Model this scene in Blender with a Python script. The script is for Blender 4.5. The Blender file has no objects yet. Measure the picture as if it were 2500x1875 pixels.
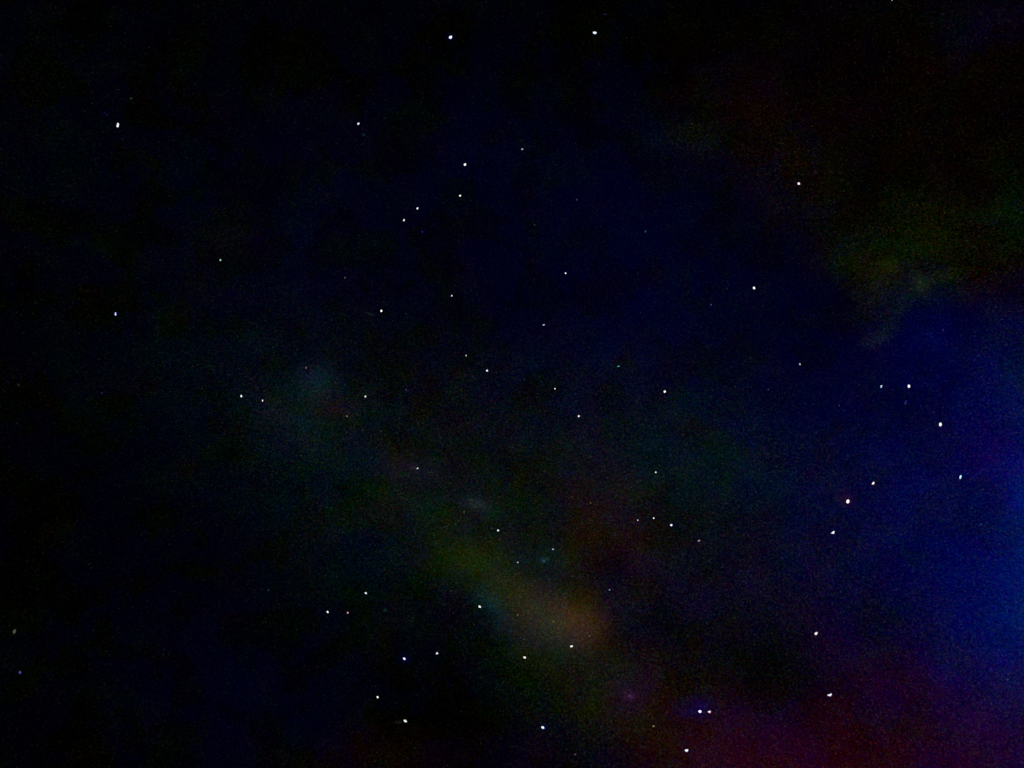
import bpy, bmesh, math, random
from mathutils import Vector, Matrix

# ------------------------------------------------------------------ camera
scene = bpy.context.scene
col = scene.collection
PW, PH = 2500.0, 1875.0
HFOV = math.radians(68.0)
PITCH = math.radians(55.0)
EYE = Vector((0.0, 0.0, 1.6))

cam_data = bpy.data.cameras.new('camera')
cam_data.sensor_fit = 'HORIZONTAL'
cam_data.angle = HFOV
cam_data.clip_start = 0.1
cam_data.clip_end = 100000.0
cam = bpy.data.objects.new('camera', cam_data)
col.objects.link(cam)
cam.location = EYE
cam.rotation_euler = (math.pi / 2 + PITCH, 0.0, 0.0)
scene.camera = cam

# ------------------------------------------------------------------ world: night, the sun far below the horizon
world = bpy.data.worlds.new('World')
scene.world = world
world.use_nodes = True
bg = world.node_tree.nodes['Background']
bg.inputs['Color'].default_value = (0.0002, 0.0003, 0.0012, 1.0)
bg.inputs['Strength'].default_value = 0.1

scene.view_settings.view_transform = 'Standard'
scene.view_settings.look = 'None'
scene.view_settings.exposure = 0.0
scene.view_settings.gamma = 1.0
scene.view_settings.use_curve_mapping = False
scene.cycles.use_denoising = False
scene.cycles.max_bounces = 2

# ------------------------------------------------------------------ directions on the celestial sphere
FWD = Vector((0.0, math.cos(PITCH), math.sin(PITCH)))
UPV = Vector((0.0, -math.sin(PITCH), math.cos(PITCH)))
RGT = Vector((1.0, 0.0, 0.0))
TPX = 2.0 * math.tan(HFOV / 2) / PW           # tangent-plane size of one picture element


def bearing(x, y):
    """unit direction of a place in the sky, measured from the photograph"""
    return (FWD + RGT * ((x - PW / 2) * TPX) + UPV * ((PH / 2 - y) * TPX)).normalized()


def lin(c):
    return c / 12.92 if c <= 0.04045 else ((c + 0.055) / 1.055) ** 2.4


# ------------------------------------------------------------------ sky dome with the Milky Way glow
SKY_GAIN = 0.92
# soft luminous patches: x, y, radius along, radius across, tilt in degrees, colour in 8-bit display values
K = 2500.0 / 2212.0                           # the list below was measured on a 2212 wide view
PATCHES = [
    # general airglow: deep navy, stronger through the middle and the right
    (1050, 800, 1500, 1150, 10, (0, 1, 9)),
    (1180, 500, 900, 560, 8, (0, 0, 9)),
    (640, 470, 420, 330, 20, (0, 0, 7)),
    (1020, 330, 260, 300, 0, (0, 0, 6)),
    (330, 1350, 460, 420, 0, (0, 0, 5)),
    (560, 1540, 420, 330, 0, (0, 0, 12)),
    (1500, 700, 660, 500, 0, (0, 0, 17)),
    (1350, 330, 300, 260, 0, (0, 0, 7)),
    # Milky Way, the band running down to the right
    (1050, 1110, 1000, 400, 36, (6, 8, 4)),
    (1300, 980, 620, 380, 8, (5, 9, 5)),
    (560, 900, 520, 330, 25, (0, 6, 6)),
    (800, 1180, 420, 320, 30, (0, 6, 5)),
    (1060, 1200, 430, 190, 40, (7, 8, 1)),
    (1185, 1330, 190, 108, 14, (19, 15, 12)),
    (1262, 1345, 105, 84, 0, (28, 12, 5)),
    (1330, 1240, 130, 70, 20, (-8, -5, -2)),
    (1400, 1340, 110, 90, 0, (-8, -4, 4)),
    (1140, 1300, 150, 90, 30, (10, 12, 3)),
    (1035, 1225, 140, 90, 35, (13, 15, 1)),
    (1175, 1400, 220, 90, 10, (4, 10, 9)),
    (1370, 1500, 420, 220, 44, (16, 7, 4)),
    (1370, 1490, 90, 80, 0, (8, 0, 12)),
    (1230, 1500, 300, 180, 20, (4, 9, 1)),
    (690, 828, 85, 62, 10, (6, 16, 18)),
    (722, 882, 70, 45, 10, (16, 0, 10)),
    (660, 905, 200, 130, 20, (4, 9, 5)),
    (880, 1010, 120, 60, 10, (12, 3, 6)),
    (1026, 1085, 50, 22, 14, (13, 19, 18)),
    (1058, 1100, 48, 30, 24, (1, 10, 12)),
    (1180, 1215, 110, 60, 0, (0, 8, 10)),
    (1060, 1310, 80, 50, 50, (0, 12, 18)),
    (1310, 1110, 210, 160, 60, (15, 1, 2)),
    (1320, 1240, 200, 150, 0, (12, 2, 0)),
    (1520, 1000, 320, 220, 10, (0, 9, 7)),
    (1620, 1260, 420, 260, 10, (9, 5, 12)),
    (1450, 1290, 240, 130, 0, (0, 0, 12)),
    # dark olive cloud at the upper right
    (1990, 540, 240, 170, -25, (7, 16, -12)),
    (1960, 300, 620, 420, 10, (0, 0, -7)),
    (2120, 620, 200, 160, 0, (0, 0, -12)),
    (2035, 598, 80, 26, -15, (8, 13, -4)),
    (1986, 615, 44, 30, 60, (6, 10, 0)),
    (1955, 650, 60, 38, -50, (4, 10, -3)),
    (1920, 572, 40, 30, 0, (11, 12, -2)),
    (1925, 695, 58, 36, -60, (5, 12, -4)),
    (1890, 730, 60, 30, -30, (9, 17, 0)),
    (1992, 622, 60, 26, 60, (4, 10, 8)),
    (1880, 600, 110, 80, 0, (9, 0, 0)),
    (1895, 650, 120, 80, -40, (4, 9, -6)),
    (1850, 560, 120, 90, 0, (2, 7, -5)),
    (2190, 470, 120, 150, 0, (1, 12, 0)),
    (2150, 620, 150, 150, 0, (9, 0, 0)),
    (2190, 790, 110, 160, 0, (3, 10, 1)),
    (1480, 300, 120, 70, 10, (4, 8, 1)),
    (1620, 260, 260, 200, 40, (7, 1, 0)),
    (1740, 430, 240, 150, 60, (6, 5, 0)),
    (2000, 230, 700, 560, 0, (6, 1, 1)),
    (2150, 60, 260, 140, 0, (0, 0, 14)),
    # blue glow brightening beyond the right edge, purple towards the lower right
    (2330, 1230, 600, 950, 6, (0, 5, 40)),
    (2330, 1180, 260, 560, 4, (0, 30, 40)),
    (2060, 1010, 700, 620, 20, (0, 0, 40)),
    (1900, 1270, 420, 360, 0, (2, 2, 14)),
    (2060, 730, 260, 200, 20, (0, 0, 24)),
    (2140, 970, 220, 130, 0, (9, 0, 5)),
    (1850, 1050, 360, 300, 0, (2, 5, 10)),
    (2080, 1660, 800, 360, 0, (30, -1, 22)),
    (1640, 1640, 400, 230, 10, (20, 0, 11)),
    (1620, 1540, 180, 70, 0, (0, 0, 12)),
    (1490, 1528, 80, 42, -20, (0, 0, 26)),
    (2150, 1420, 260, 330, 0, (0, 6, 26)),
    (1870, 1440, 260, 160, 0, (12, 0, 12)),
    (820, 1640, 260, 120, 0, (10, 0, 0)),
    (1160, 1640, 300, 120, 0, (6, 0, 9)),
    # light spilling round individual bright stars
    (1832, 1080, 36, 30, 0, (22, 2, 0)),
    (972, 80, 22, 18, 0, (0, 0, 18)),
    (873, 1423, 24, 18, 20, (0, 0, 24)),
    (1516, 1530, 50, 26, -20, (0, 0, 22)),
    (1172, 1570, 22, 14, 0, (0, 8, 20)),
    (225, 245, 20, 10, -20, (0, 0, 16)),
    (862, 1560, 14, 5, 5, (14, 16, 26)),
    (800, 678, 20, 4, 12, (4, 16, 18)),
    (740, 680, 26, 4, 12, (0, 4, 12)),
    (1478, 1543, 30, 8, 8, (0, 0, 18)),
    (892, 1010, 14, 8, 0, (20, 18, 14)),
    (1174, 1210, 20, 12, 0, (6, 20, 26)),
    (1361, 1503, 26, 18, 0, (20, 6, 22)),
    # continuing outside the frame: the band, and the glow on the right
    (100, 330, 1300, 500, 38, (0, 1, 4)),
    (1800, 2100, 1100, 480, 40, (10, 5, 9)),
    (2900, 1500, 900, 1100, 0, (0, 14, 46)),
]

sky_mat = bpy.data.materials.new('night_sky')
sky_mat.use_nodes = True
nt = sky_mat.node_tree
nt.nodes.clear()
L = nt.links.new


def N(t, **kw):
    n = nt.nodes.new(t)
    for k, v in kw.items():
        setattr(n, k, v)
    return n


def vmath(op, a, b=None, c=None):
    n = N('ShaderNodeVectorMath', operation=op)
    for i, s in enumerate((a, b, c)):
        if s is None:
            continue
        if hasattr(s, 'is_output'):
            L(s, n.inputs[i])
        else:
            n.inputs[i].default_value = s
    return n.outputs['Value'] if op in ('DOT_PRODUCT', 'LENGTH') else n.outputs['Vector']


def vscale(a, f):
    n = N('ShaderNodeVectorMath', operation='SCALE')
    L(a, n.inputs[0])
    if hasattr(f, 'is_output'):
        L(f, n.inputs['Scale'])
    else:
        n.inputs['Scale'].default_value = f
    return n.outputs['Vector']


def fmath(op, a, b=None, c=None, clamp=False):
    n = N('ShaderNodeMath', operation=op, use_clamp=clamp)
    for i, s in enumerate((a, b, c)):
        if s is None:
            continue
        if hasattr(s, 'is_output'):
            L(s, n.inputs[i])
        else:
            n.inputs[i].default_value = s
    return n.outputs[0]


def noise(vec, scale, detail, rough=0.5, offset=None):
    if offset:
        vec = vmath('ADD', vec, offset)
    n = N('ShaderNodeTexNoise', noise_dimensions='3D')
    n.inputs['Scale'].default_value = scale
    n.inputs['Detail'].default_value = detail
    n.inputs['Roughness'].default_value = rough
    L(vec, n.inputs['Vector'])
    return n.outputs['Color']


tc = N('ShaderNodeTexCoord')
direction = vmath('NORMALIZE', tc.outputs['Object'])
warp = vmath('SUBTRACT', noise(direction, 10.0, 6.0, 0.6), (0.5, 0.5, 0.5))
warped = vmath('MULTIPLY_ADD', warp, (0.06, 0.06, 0.06), direction)
mid_warp = vmath('MULTIPLY_ADD', warp, (0.022, 0.022, 0.022), direction)
fine_warp = vmath('MULTIPLY_ADD', warp, (0.004, 0.004, 0.004), direction)

acc = None
for (px, py, ra, rb, tilt, rgb) in PATCHES:
    x, y, ra, rb = px * K, py * K, ra * K, rb * K
    c = bearing(x, y)
    t = math.radians(tilt)
    a = bearing(x + math.cos(t) * 4, y + math.sin(t) * 4) - bearing(x - math.cos(t) * 4, y - math.sin(t) * 4)
    b = bearing(x - math.sin(t) * 4, y + math.cos(t) * 4) - bearing(x + math.sin(t) * 4, y - math.cos(t) * 4)
    sa, sb = a.length / 8 * ra, b.length / 8 * rb
    a.normalize()
    b = (b - a * b.dot(a)).normalized()
    w = a.cross(b)
    R = Matrix((a, b, w)).transposed()
    m = N('ShaderNodeMapping', vector_type='TEXTURE')
    m.inputs['Location'].default_value = c
    m.inputs['Rotation'].default_value = R.to_euler('XYZ')
    m.inputs['Scale'].default_value = (sa, sb, max(sa, sb, 0.3))
    L(warped if min(ra, rb) > 160 else mid_warp if min(ra, rb) > 32 else fine_warp, m.inputs['Vector'])
    g = N('ShaderNodeTexGradient', gradient_type='SPHERICAL')
    L(m.outputs['Vector'], g.inputs['Vector'])
    mr = N('ShaderNodeMapRange', interpolation_type='SMOOTHSTEP')
    L(g.outputs['Fac'], mr.inputs['Value'])
    colv = tuple(v * SKY_GAIN / 255.0 for v in rgb)
    patch = N('ShaderNodeVectorMath', operation='SCALE')
    patch.inputs[0].default_value = colv
    L(mr.outputs['Result'], patch.inputs['Scale'])
    acc = vmath('ADD', patch.outputs['Vector'], acc or (0.0, 0.0, 3.5 / 255))

# the dark sky breaks up into navy, blackish and dim green islands
isl = noise(vmath('MULTIPLY_ADD', warp, (0.05, 0.05, 0.05), direction), 15.0, 5.0, 0.62, (2.9, 3.3, 8.8))
isep = N('ShaderNodeSeparateXYZ')
L(isl, isep.inputs[0])


def island(sock, lo, hi):
    m_ = N('ShaderNodeMapRange', interpolation_type='SMOOTHSTEP')
    L(sock, m_.inputs['Value'])
    m_.inputs['From Min'].default_value = lo
    m_.inputs['From Max'].default_value = hi
    return m_.outputs['Result']



def tint(fac, c):
    n_ = N('ShaderNodeVectorMath', operation='SCALE')
    n_.inputs[0].default_value = c
    L(fac, n_.inputs['Scale'])
    return n_.outputs['Vector']


acc = vmath('ADD', tint(island(isep.outputs[0], 0.49, 0.56), (0.5 / 255, 0.5 / 255, -8.0 / 255)), acc)
acc = vmath('ADD', tint(island(isep.outputs[1], 0.50, 0.60), (0.0, 2.4 / 255, -2.0 / 255)), acc)
acc = vmath('ADD', tint(island(isep.outputs[2], 0.53, 0.62), (1.8 / 255, 0.0, 0.0)), acc)
acc = vmath('MAXIMUM', acc, (0.0, 0.0, 0.0))

# mottling: broad drifting colour, then fine noise imitating camera grain in the sky emission
lum = vmath('DOT_PRODUCT', acc, (0.6, 0.75, 0.10))
amp = fmath('MULTIPLY_ADD', lum, 1.7, 0.016)
amp = fmath('MINIMUM', amp, 0.09)
broad = vmath('SUBTRACT', noise(direction, 24.0, 5.0, 0.6, (3.1, 7.7, 1.3)), (0.5, 0.5, 0.5))
mid = vmath('SUBTRACT', noise(direction, 260.0, 1.5, 0.7, (9.1, 2.2, 5.5)), (0.5, 0.5, 0.5))
fine = vmath('SUBTRACT', noise(direction, 620.0, 1.0, 0.6, (1.7, 4.4, 8.2)), (0.5, 0.5, 0.5))
gr = N('ShaderNodeTexNoise', noise_dimensions='3D')
gr.inputs['Scale'].default_value = 520.0
gr.inputs['Detail'].default_value = 1.0
L(vmath('ADD', direction, (5.3, 5.9, 6.1)), gr.inputs['Vector'])
grain = fmath('SUBTRACT', gr.outputs['Fac'], 0.5)
broad = vmath('MULTIPLY', broad, (1.0, 0.9, 1.2))
tot = vscale(broad, 1.2)
tot = vmath('MULTIPLY_ADD', mid, (1.9, 1.5, 2.2), tot)
tot = vmath('MULTIPLY_ADD', fine, (0.8, 0.7, 1.0), tot)
gv = N('ShaderNodeCombineXYZ')
for i in range(3):
    L(grain, gv.inputs[i])
tot = vmath('MULTIPLY_ADD', gv.outputs[0], (2.0, 2.2, 1.2), tot)
tot = vscale(tot, amp)
disp = vmath('ADD', acc, tot)
speck = fmath('MAXIMUM', fmath('SUBTRACT', gr.outputs['Fac'], 0.63), 0.0)
disp = vmath('ADD', disp, vscale(gv.outputs[0], fmath('MULTIPLY', speck, 1.3)))
disp = vmath('MAXIMUM', disp, (0.0, 0.0, 0.0))

sep = N('ShaderNodeSeparateXYZ')
L(disp, sep.inputs[0])
comb = N('ShaderNodeCombineColor')
for i in range(3):
    s = sep.outputs[i]
    low = fmath('DIVIDE', s, 12.92)
    high = fmath('POWER', fmath('MULTIPLY_ADD', s, 1 / 1.055, 0.055 / 1.055), 2.4)
    k = fmath('GREATER_THAN', s, 0.04045)
    d = fmath('SUBTRACT', high, low)
    L(fmath('MULTIPLY_ADD', d, k, low), comb.inputs[i])
em = N('ShaderNodeEmission')
L(comb.outputs[0], em.inputs['Color'])
out = N('ShaderNodeOutputMaterial')
L(em.outputs[0], out.inputs['Surface'])
sky_mat.cycles.emission_sampling = 'NONE'

R_SKY = 20000.0
bm = bmesh.new()
bmesh.ops.create_icosphere(bm, subdivisions=6, radius=R_SKY)
bmesh.ops.reverse_faces(bm, faces=bm.faces)
for f in bm.faces:
    f.smooth = True
me = bpy.data.meshes.new('sky')
bm.to_mesh(me)
bm.free()
me.materials.append(sky_mat)
sky = bpy.data.objects.new('sky', me)
col.objects.link(sky)
sky['kind'] = 'structure'
sky['label'] = 'nearly black night sky with a faint mottled Milky Way and blue glow at right'

# ------------------------------------------------------------------ ground under the camera (below the frame)
gm = bpy.data.materials.new('dark_meadow')
gm.use_nodes = True
gt = gm.node_tree
bs = gt.nodes['Principled BSDF']
bs.inputs['Roughness'].default_value = 0.95
gn = gt.nodes.new('ShaderNodeTexNoise')
gn.inputs['Scale'].default_value = 0.8
gn.inputs['Detail'].default_value = 8.0
ramp = gt.nodes.new('ShaderNodeValToRGB')
ramp.color_ramp.elements[0].color = (0.03, 0.04, 0.015, 1)
ramp.color_ramp.elements[1].color = (0.08, 0.09, 0.04, 1)
gc = gt.nodes.new('ShaderNodeTexCoord')
gt.links.new(gc.outputs['Object'], gn.inputs['Vector'])
gt.links.new(gn.outputs['Fac'], ramp.inputs['Fac'])
gt.links.new(ramp.outputs['Color'], bs.inputs['Base Color'])
bm = bmesh.new()
rings = [0.0, 4, 12, 40, 120, 400, 1500, 6000, 19500]
SEG = 48
random.seed(4)
prev = None
for r in rings:
    if r == 0:
        cur = [bm.verts.new((0, 0, 0))]
    else:
        h = min(r * 0.006, 6.0)
        cur = [bm.verts.new((r * math.cos(i * math.tau / SEG), r * math.sin(i * math.tau / SEG),
                             random.uniform(-h, h))) for i in range(SEG)]
    if prev:
        for i in range(SEG):
            j = (i + 1) % SEG
            if len(prev) == 1:
                bm.faces.new((prev[0], cur[i], cur[j]))
            else:
                bm.faces.new((prev[i], cur[i], cur[j], prev[j]))
    prev = cur
me = bpy.data.meshes.new('ground')
bm.to_mesh(me)
bm.free()
me.materials.append(gm)
ground = bpy.data.objects.new('ground', me)
col.objects.link(ground)
ground['kind'] = 'structure'
ground['label'] = 'dark open meadow stretching to the horizon under the night sky'

# ------------------------------------------------------------------ stars
mats = {}


def glow_material(rgb, gain=1.0):
    key = (rgb, gain)
    if key in mats:
        return mats[key]
    m = bpy.data.materials.new('starlight')
    m.use_nodes = True
    t = m.node_tree
    t.nodes.clear()
    e = t.nodes.new('ShaderNodeEmission')
    o = t.nodes.new('ShaderNodeOutputMaterial')
    c = [lin(v / 255.0) for v in rgb]
    # slight mottling over the body of the star
    tx = t.nodes.new('ShaderNodeTexCoord')
    nz = t.nodes.new('ShaderNodeTexNoise')
    nz.inputs['Scale'].default_value = 2.0
    mx = t.nodes.new('ShaderNodeMix')
    mx.data_type = 'RGBA'
    mx.inputs[6].default_value = (c[0] * 0.85, c[1] * 0.85, c[2] * 0.9, 1)
    mx.inputs[7].default_value = (c[0] * 1.15, c[1] * 1.15, c[2] * 1.1, 1)
    t.links.new(tx.outputs['Generated'], nz.inputs['Vector'])
    t.links.new(nz.outputs['Fac'], mx.inputs[0])
    t.links.new(mx.outputs[2], e.inputs['Color'])
    e.inputs['Strength'].default_value = gain
    t.links.new(e.outputs[0], o.inputs['Surface'])
    m.cycles.emission_sampling = 'NONE'
    mats[key] = m
    return m


def body_mesh(name, lobes, unit, rng, jit=0.08):
    """lobes: (dx, dy, width, height, tilt) in picture units; each a slightly uneven ellipsoid"""
    bm = bmesh.new()
    for (dx, dy, w, h, tilt) in lobes:
        res = bmesh.ops.create_icosphere(bm, subdivisions=2, radius=0.5)
        t = -math.radians(tilt)
        A = RGT * math.cos(t) + UPV * math.sin(t)
        B = -RGT * math.sin(t) + UPV * math.cos(t)
        D = min(w, h)
        off = RGT * dx - UPV * dy
        for v in res['verts']:
            q = v.co * (1 + rng.uniform(-jit, jit))
            v.co = (A * (q.x * w) + B * (q.y * h) + FWD * (q.z * D) + off) * unit
    for f in bm.faces:
        f.smooth = True
    me = bpy.data.meshes.new(name)
    bm.to_mesh(me)
    bm.free()
    return me


W_ = (255, 255, 255)
BW = (225, 238, 255)
CW = (205, 245, 250)
PK = (255, 232, 236)
YW = (255, 244, 215)

# x, y, width, height, tilt (clockwise degrees), colour, extra lobes, fringe, label
STARS = [
    # ---- top strip
    (1100, 91, 9, 7, -30, W_, [(2, -2, 4, 4, 0)], (0, 0, 13, 11, -30, (18, 18, 90)),
     'large white star with a blue glow, left of the two along the top'),
    (1452, 80, 5, 6.5, 20, BW, [(-3, -.5, 4, 5, 0), (3, 0, 4.5, 5, 0), (0, 2, 4, 3, 0)], None,
     'white star with a notched double head, right of the two along the top'),
    (1477, 35, 10, 3, 8, (28, 30, 62), [], None,
     'very faint blue smear just above the notched star at the top'),
    (2178, 0, 3, 3, 0, (190, 190, 190), [], None,
     'tiny white star cut by the top edge, towards the right'),
    (287, 308, 5.5, 5.5, 0, W_, [(1.2, -6, 4.5, 5.5, 0), (1.5, -3, 3.5, 4, 0)], (0, -2.5, 9, 14, 0, (20, 55, 70)),
     'white double-lobed star alone in the upper left corner'),
    (320, 240, 7, 5, -20, (44, 42, 36), [], None,
     'dim greyish smudge above and right of the double-lobed upper left star'),
    (289, 219, 11, 2.5, 5, (26, 25, 16), [], None,
     'faintest olive scratch, highest of the smudges in the upper left corner'),
    (262, 280, 5, 3.5, -20, (28, 28, 58), [], None,
     'faint blue speck just left above the double-lobed upper left star'),
    (875, 302, 6.5, 4.5, -42, BW, [], (0, 0, 8.5, 6, -42, (25, 70, 90)),
     'small slanted bluish white star left of centre in the upper third'),
    (888, 329, 9, 7, 20, (12, 32, 46), [], None,
     'faint teal smudge right below the small slanted star'),
    (1135, 402, 6.5, 6, -30, W_, [(2, -2.5, 2.5, 2.5, 0)], None,
     'round white star topping the line of four at upper centre'),
    (1276, 364, 2.4, 4, 0, (190, 190, 160), [(-2.6, .3, 2.2, 3.4, 0)], (-1, 0, 8, 7, 0, (16, 16, 78)),
     'tiny yellowish pair of dots with blue rim, right of the upper centre'),
    (1123, 478, 4.6, 4.6, 0, W_, [(1.5, -1, 3, 3, 0)], None,
     'second star from the top in the line of four at upper centre'),
    (1019, 509, 4.6, 4.6, 45, W_, [(1.5, -2, 2, 2, 0)], None,
     'diamond shaped star, third from the top in the line of four'),
    (986, 538, 4, 4.4, 0, W_, [(1, -2.4, 2.6, 2.8, 0)], None,
     'lowest and leftmost star in the line of four at upper centre'),
    (1031, 566, 4, 4, 0, (36, 34, 160), [], None,
     'tiny deep blue dot below the line of four stars'),
    (1950, 448, 6.2, 6.2, 0, PK, [(1.2, 1.4, 4.5, 4, 0)], (0, 0, 9, 8.5, 0, (60, 24, 66)),
     'pinkish white star alone in the dark reddish upper right sky'),
    # ---- second row
    (538, 635, 3.6, 4, 0, (190, 230, 205), [], (1, -1, 7, 8, 20, (16, 50, 42)),
     'small greenish star left of the picture centre, far from the others'),
    (282, 768, 3.6, 5, 0, (225, 230, 255), [(0, -4.2, 2.6, 4, 0)], (0, -2, 6.5, 10, 0, (44, 44, 150)),
     'blue-violet upright star near the left edge, mid height'),
    (118, 639, 4, 6, 0, (16, 18, 20), [], None,
     'hardly visible grey speck left of the blue-violet star'),
    (842, 678, 2.4, 4.4, 20, (105, 100, 85), [], None,
     'tiny dim tan speck above left of the star with a faint arc'),
    (931, 759, 5.4, 6.4, 0, W_, [], None,
     'bright white star left of centre with a faint arc at lower left'),
    (1103, 722, 2.8, 4.4, 10, W_, [], None,
     'small upright white star above the picture centre, left of a fainter dot'),
    (1305, 549, 2.6, 2.6, 0, (70, 72, 74), [], None,
     'very dim grey dot above the squarish star right of centre'),
    (1408, 488, 4.4, 3, 0, (66, 62, 62), [(0, -2, 2, 3, 20)], None,
     'dim grey triangular speck above right of the squarish star'),
    (1381, 667, 4, 4, 0, W_, [(0, 0, 3.6, 3.6, 45)], None,
     'compact squarish white star right of centre in the upper half'),
    (1328, 793, 3.3, 2.8, 0, (225, 240, 255), [(-2.4, 1, 2, 1.4, 0)], None,
     'small bluish white star below the squarish one'),
    (1576, 565, 4, 5.5, 0, (30, 72, 104), [], None,
     'dim teal blue speck between the squarish star and the bright oval one'),
    (1841, 703, 5.6, 7.8, -25, W_, [], None,
     'bright oval white star, right of centre in the upper half'),
    (1736, 744, 2.6, 3, 0, (92, 92, 150), [], None,
     'tiny violet speck below left of the bright oval star'),
    (1138, 868, 2.8, 2.8, 0, W_, [], None,
     'small white star just above left of the star at picture centre'),
    (1189, 905, 4.8, 5, 0, W_, [], None,
     'round white star slightly left of the exact picture centre'),
    (747, 898, 2, 4.2, 5, (200, 140, 120), [], None,
     'tiny orange tinted upright speck above the pale teal sky patch'),
    (1511, 894, 3.6, 3, -30, (90, 175, 190), [(-3, 1, 4, 1.6, 0)], None,
     'dim cyan speck with a tail, above left of the plump middle star'),
    (1953, 889, 2.8, 4.6, 0, (200, 205, 190), [(1, 1, 2, 2, 0)], (-1.5, 0, 5, 6, 0, (20, 50, 100)),
     'small pale star with blue left edge, above the right-hand blue glow'),
    (2303, 806, 3, 7, 12, (46, 34, 88), [], None,
     'dim purple smear in the dark blue sky near the right edge'),
    (2152, 942, 4, 3.6, 0, (200, 230, 255), [(-1, 3, 3, 4, 15)], (-1, 3, 5.5, 8, 15, (20, 60, 110)),
     'small bluish star just left of a bright upright one at right'),
    (2219, 943, 6, 9, 0, W_, [], (0, -.5, 7.2, 10.5, 0, (70, 64, 130)),
     'bright upright white star, upper of the big three at far right'),
    (2211, 982, 4, 12, 25, (48, 36, 116), [(-1, 5, 4, 4, 0)], None,
     'faint purple streak hanging below the bright upright star'),
    (2296, 1036, 6.2, 10, 3, W_, [], (0, 2, 7.5, 12, 3, (90, 70, 110)),
     'tall oval white star, middle of the big three at far right'),
    (2345, 1164, 4, 9.5, 18, CW, [(-1, 4, 3, 4, 10)], (1.5, 0, 5.5, 9, 18, (24, 60, 150)),
     'slanted cyan-white sliver of a star, nearest the right edge'),
    (2049, 990, 2.8, 4.6, 0, (30, 62, 74), [], None,
     'dim teal speck left of the faint purple streak'),
    (1876, 951, 2.6, 4, 0, (50, 66, 84), [], None,
     'dim grey blue speck midway between two bright right-hand stars'),
    (1993, 1056, 8, 6, -20, (14, 26, 58), [], None,
     'barely visible blue smudge above left of the red-haloed star'),
    (2070, 1112, 4, 8, 0, (14, 38, 56), [], None,
     'faint teal upright smudge straight above the red-haloed star'),
    # ---- middle row left
    (45, 940, 7, 8, 0, (26, 27, 29), [], None,
     'very dim grey blob at the left edge, halfway down'),
    (249, 960, 5, 4.4, 0, (30, 34, 74), [], None,
     'faint blue speck right of the dim grey blob on the left'),
    (589, 967, 4.2, 6.4, -10, W_, [], None,
     'bright upright star, left of the close pair at left centre'),
    (641, 978, 2.7, 5.6, 0, YW, [], None,
     'thin yellowish star, right of the close pair at left centre'),
    (892, 968, 3.8, 4.6, 0, W_, [], None,
     'small white star right of the pale teal and violet patch'),
    (991, 952, 3, 3, 0, (80, 76, 150), [], None,
     'tiny violet dot right of the small white star below left of centre'),
    (847, 1016, 2.4, 4, -15, (150, 150, 100), [], None,
     'tiny dim yellow speck below left of a small white star'),
    (930, 1052, 2.8, 3.6, -20, (62, 56, 48), [], None,
     'hardly visible brown speck right below the dim yellow one'),
    (1020, 1143, 3.2, 3.2, 0, (215, 240, 220), [(-2.4, 1.6, 2.6, 1.6, 10)], None,
     'small white star with a tan smear on its left'),
    (1355, 949, 3.4, 3.6, 20, W_, [], None,
     'small white star right of centre, above a pinkish one'),
    (1413, 1016, 5, 5, 0, PK, [], (0, 0, 6.8, 6.8, 0, (96, 40, 60)),
     'round pinkish white star below and right of the picture centre'),
    (1623, 956, 5.8, 6.6, 0, W_, [], None,
     'plump white star right of centre at mid height'),
    (1601, 1153, 3.4, 4, 20, W_, [], None,
     'small white star straight below the plump one'),
    (1442, 1228, 2.8, 2.8, 0, (120, 108, 88), [], None,
     'dim tan dot in the dark reddish patch below the centre'),
    (1557, 1270, 2.9, 3.2, 25, (225, 220, 225), [], None,
     'smallest and leftmost star of the slanting row of three'),
    (1596, 1265, 4.4, 3.5, -15, W_, [], None,
     'middle star of the slanting row of three right of centre'),
    (1639, 1282, 5.5, 5, 0, W_, [(-2.2, 0, 2.6, 2.6, 0)], (.5, 0, 7.2, 6.6, 0, (44, 96, 150)),
     'brightest and rightmost star of the slanting row of three'),
    (1707, 1320, 4.6, 3.4, 0, (205, 160, 165), [(-2.6, 1, 3, 1.8, 0)], None,
     'dusky pink star below right of the slanting row of three'),
    # ---- Milky Way middle
    (1133, 1250, 2.4, 3, 0, (120, 130, 110), [], None,
     'tiny grey dot just below the small pale sky patch'),
    (1216, 1295, 5, 4.5, 30, W_, [], None,
     'bright white star below right of the small pale sky patch'),
    (1202, 1289, 3, 2.6, 0, (24, 66, 72), [], None,
     'tiny teal speck touching the left of the bright white star'),
    (1220, 1317, 3.4, 2, -10, (120, 62, 46), [], None,
     'tiny orange red speck below the bright white star'),
    (1125, 1315, 2.4, 2.4, 0, (90, 24, 32), [], None,
     'tiny dark red dot left of the orange red speck'),
    (997, 1163, 2.4, 2.4, 0, (84, 24, 44), [], None,
     'tiny crimson dot below left of the star with a tan smear'),
    (1350, 1341, 4.6, 2.9, 0, (190, 200, 240), [], None,
     'small bluish flat star above a fuzzy teal spot'),
    (1328, 1370, 6, 5, 20, (46, 84, 92), [], (-3, -1, 15, 8, 10, (20, 40, 50)),
     'fuzzy teal spot below the small bluish flat star'),
    (1336, 1364, 3.8, 2, -10, (58, 58, 76), [], None,
     'short grey dash touching the upper right of the fuzzy teal spot'),
    (1264, 1373, 3.2, 2.8, 20, (225, 215, 220), [], None,
     'tiny white star left of the fuzzy teal spot'),
    (1171, 1481, 5.4, 5.4, 0, W_, [(2, 1.4, 3.5, 3, 0), (-2, -2, 2.4, 2, 0)], None,
     'bright white star at the left rim of the brown cloud'),
    (1264, 1501, 4, 3, 25, (128, 112, 84), [], None,
     'dim tan speck inside the brown cloud, upper left'),
    (1352, 1517, 4.4, 2.8, 40, (132, 104, 78), [], None,
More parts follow.
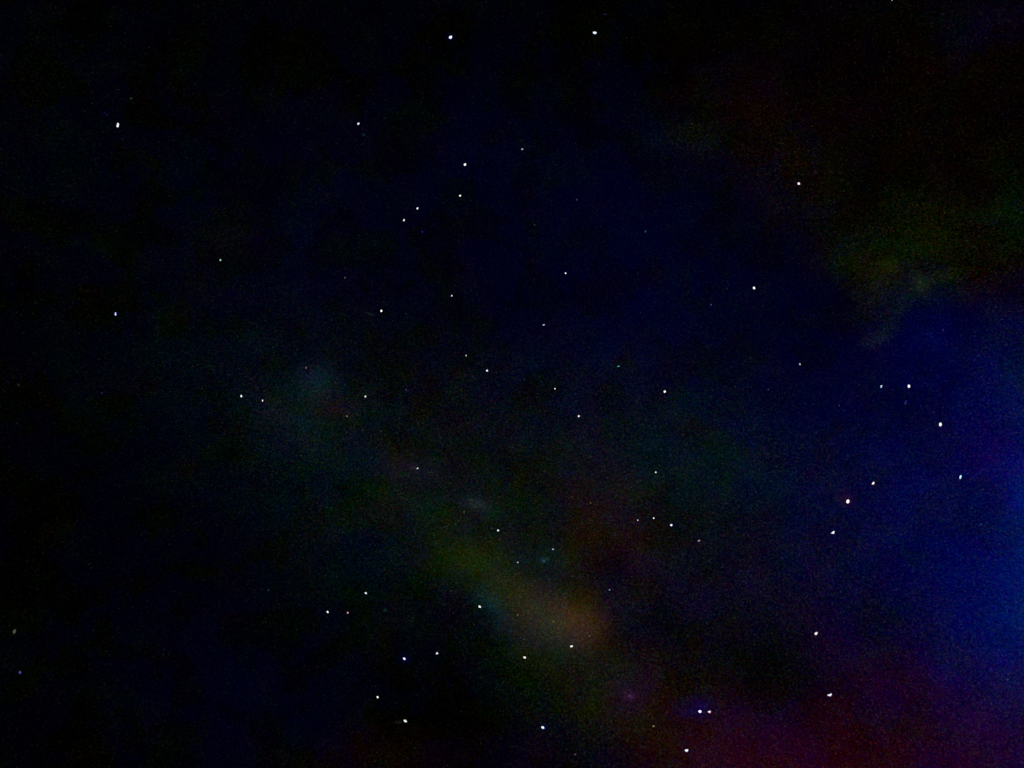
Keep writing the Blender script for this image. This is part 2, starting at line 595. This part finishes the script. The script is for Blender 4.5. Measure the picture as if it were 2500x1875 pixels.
     'dim tan speck in the very middle of the brown cloud'),
    (1439, 1553, 2.6, 2.6, 0, (170, 110, 80), [], None,
     'tiny orange dot at the lower right rim of the brown cloud'),
    (1488, 1440, 4.2, 2.6, 0, (150, 160, 185), [], None,
     'small grey blue flat star right above the brown cloud'),
    (1395, 1578, 6.6, 4.6, -10, W_, [(2, -1, 4.5, 3, 0)], None,
     'bright flat white star under the brown cloud, upper of two'),
    (1281, 1605, 6.6, 4.8, 0, PK, [(-1.5, -1.2, 4, 3, 0), (1.2, 1.6, 4, 3, 0)], None,
     'bright white wedge star under the brown cloud, lower left of two'),
    (1537, 1699, 9, 6, 0, (66, 46, 76), [(0, 0, 5, 3.4, 0)], None,
     'round dim mauve fuzzy spot between the lower stars'),
    # ---- lower left
    (35, 1542, 7.5, 9, 0, (78, 74, 62), [(1, -3.5, 6, 5, 0), (-1, 4, 3.5, 5, 0)], None,
     'dim grey yellow blob at the left edge, upper of two'),
    (49, 1642, 5.6, 6, 20, (74, 70, 150), [(-1.5, -2.5, 3, 3.5, 0)], None,
     'dim violet blob at the left edge, lower of two'),
    (655, 1441, 4, 4.6, 20, (36, 52, 66), [], None,
     'dim blue grey dot far left of the lower left stars'),
    (893, 1448, 6, 3.8, 40, W_, [], (1, .5, 8, 5, 40, (20, 96, 110)),
     'slanted white star with teal rim, upper of the lower left triangle'),
    (800, 1494, 6.4, 4.4, 52, W_, [], None,
     'slanted white star, left corner of the lower left triangle'),
    (849, 1496, 3.6, 3.8, 30, (220, 190, 205), [], (0, 0, 5.6, 5.6, 0, (110, 36, 60)),
     'small rosy star just right of the slanted left corner star'),
    (940, 1489, 12, 8, -30, (12, 34, 38), [], None,
     'faint teal patch right of the small rosy star'),
    (987, 1608, 7, 5, 38, W_, [], (1, 1, 9.5, 7, 38, (40, 40, 190)),
     'white star with strong blue rim, lower left of centre'),
    (1067, 1595, 4.6, 3.6, 0, (240, 240, 255), [(-2, 1.4, 2.4, 2.4, 0), (0, -2, 2, 2.4, 0), (2.6, .6, 2, 1.6, 0)],
     (0, 0, 8, 6, 0, (54, 40, 84)),
     'small ragged white star right of the blue-rimmed one'),
    (922, 1702, 6, 4.4, 58, W_, [], (0, 0, 7.4, 5.8, 58, (110, 110, 70)),
     'slanted white star below the blue-rimmed one'),
    (989, 1760, 6, 5, 30, (235, 240, 235), [(2.6, 1.6, 4.4, 4.4, 0), (-2.6, -1.6, 3, 3, 0)],
     (.6, .4, 11, 8, 30, (80, 90, 84)),
     'soft white knobbly star with a faint streak on its left, near the bottom'),
    (1325, 1776, 8, 5.6, 25, W_, [], (.8, .8, 10.5, 7.4, 25, (36, 110, 190)),
     'bright flat star with blue rim at bottom centre'),
    (1404, 1842, 4.4, 3.6, 0, (100, 80, 76), [], None,
     'dim brown speck near the bottom edge, right of the blue-rimmed flat star'),
    (1595, 1773, 4.4, 3.8, 0, (140, 132, 84), [(3, -.5, 2, 2, 0)], None,
     'dim yellow speck left below the close bright pair'),
    (1709, 1737, 8, 6.6, -12, W_, [(-3.2, -1, 3.4, 2.6, 0)], (0, .6, 10, 8.4, -12, (40, 40, 120)),
     'left and larger star of the close bright pair near the bottom'),
    (1732, 1738, 5.4, 4.4, -10, (235, 245, 255), [(-3, -.5, 3, 1.8, 0), (2, -1.4, 3, 2.4, 0)],
     (1.2, .4, 9.5, 8, -15, (150, 20, 66)),
     'right and smaller star of the close pair, with a crimson rim'),
    (1676, 1832, 9, 5, 0, W_, [(2.4, -1.2, 5, 3.6, 0), (0, 2.2, 4, 3, 0)], (1, 1, 11, 7.4, 0, (50, 44, 120)),
     'bright flat white star lowest in the picture, below the close pair'),
    # ---- lower right
    (2132, 1180, 5, 4.4, -20, W_, [(1, -2.2, 5, 3, 0), (-1.8, 1.8, 4, 2.6, -10)], (0, 1, 8, 8, 0, (96, 24, 60)),
     'hook shaped white star above right of the red-haloed one'),
    (2070, 1224, 7.8, 11, 18, W_, [], (0, 0, 13, 15, 18, (46, 6, 4)),
     'biggest brightest oval star, inside a dark red halo'),
    (2034, 1300, 6.4, 4.6, -35, W_, [(-3, 1.6, 4.4, 2.6, -10), (2.6, -2.6, 3, 2.4, 0), (1, 2.4, 3, 2.6, 0)],
     (-.6, .4, 12, 7, -30, (50, 50, 110)),
     'ragged white star below left of the red-haloed one'),
    (2395, 1280, 6.5, 3.6, -40, (26, 58, 110), [], None,
     'faint blue smudge inside the blue glow at the right edge'),
    (1992, 1547, 7.6, 6, -35, PK, [(3, -3, 2.6, 2.6, 0)], (1.5, -1.5, 11, 7, -38, (90, 70, 92)),
     'bright slanted star alone in the purple lower right sky, upper of two'),
    (2025, 1697, 10, 4, -4, (235, 238, 250), [(4, -2.2, 4.6, 4, -30), (-3.4, -.2, 5, 2, 8), (2, 1.6, 5, 2.6, 0)],
     (.6, .8, 15, 7, -8, (90, 36, 84)),
     'wide crescent shaped star in the purple lower right sky, lower of two'),
    (2460, 1659, 4, 6.5, 35, (40, 52, 116), [], None,
     'dim blue speck near the right edge in the lower corner'),
]

rng = random.Random(11)
for (x, y, w, h, tilt, rgb, lobes, fringe, label) in STARS:
    depth = rng.uniform(9500.0, 13000.0)
    ray = FWD + RGT * ((x - PW / 2) * TPX) + UPV * ((PH / 2 - y) * TPX)
    pos = EYE + ray * depth
    unit = TPX * depth * 0.88
    bright = min(rgb) > 185
    me = body_mesh('star', [(0, 0, w, h, tilt)] + lobes, unit, rng)
    me.materials.append(glow_material(rgb, 1.15 if bright else 1.0))
    name = 'star' if max(rgb) > 125 or min(w, h) < 3.4 else 'faint_star'
    o = bpy.data.objects.new(name, me)
    o.location = pos
    col.objects.link(o)
    o['label'] = label
    o['category'] = 'star'
    o['group'] = 'stars scattered over the night sky'
    if fringe:
        fx, fy, fw, fh, ft, frgb = fringe
        fm = body_mesh('fringe', [(fx, fy, fw, fh, ft)], unit, rng, 0.05)
        fm.materials.append(glow_material(frgb))
        fo = bpy.data.objects.new('fringe', fm)
        col.objects.link(fo)
        fo.parent = o
        fo.location = ray.normalized() * (unit * 14)         # the coloured fringe lies behind the body
        fo['label'] = 'coloured glow round the star'
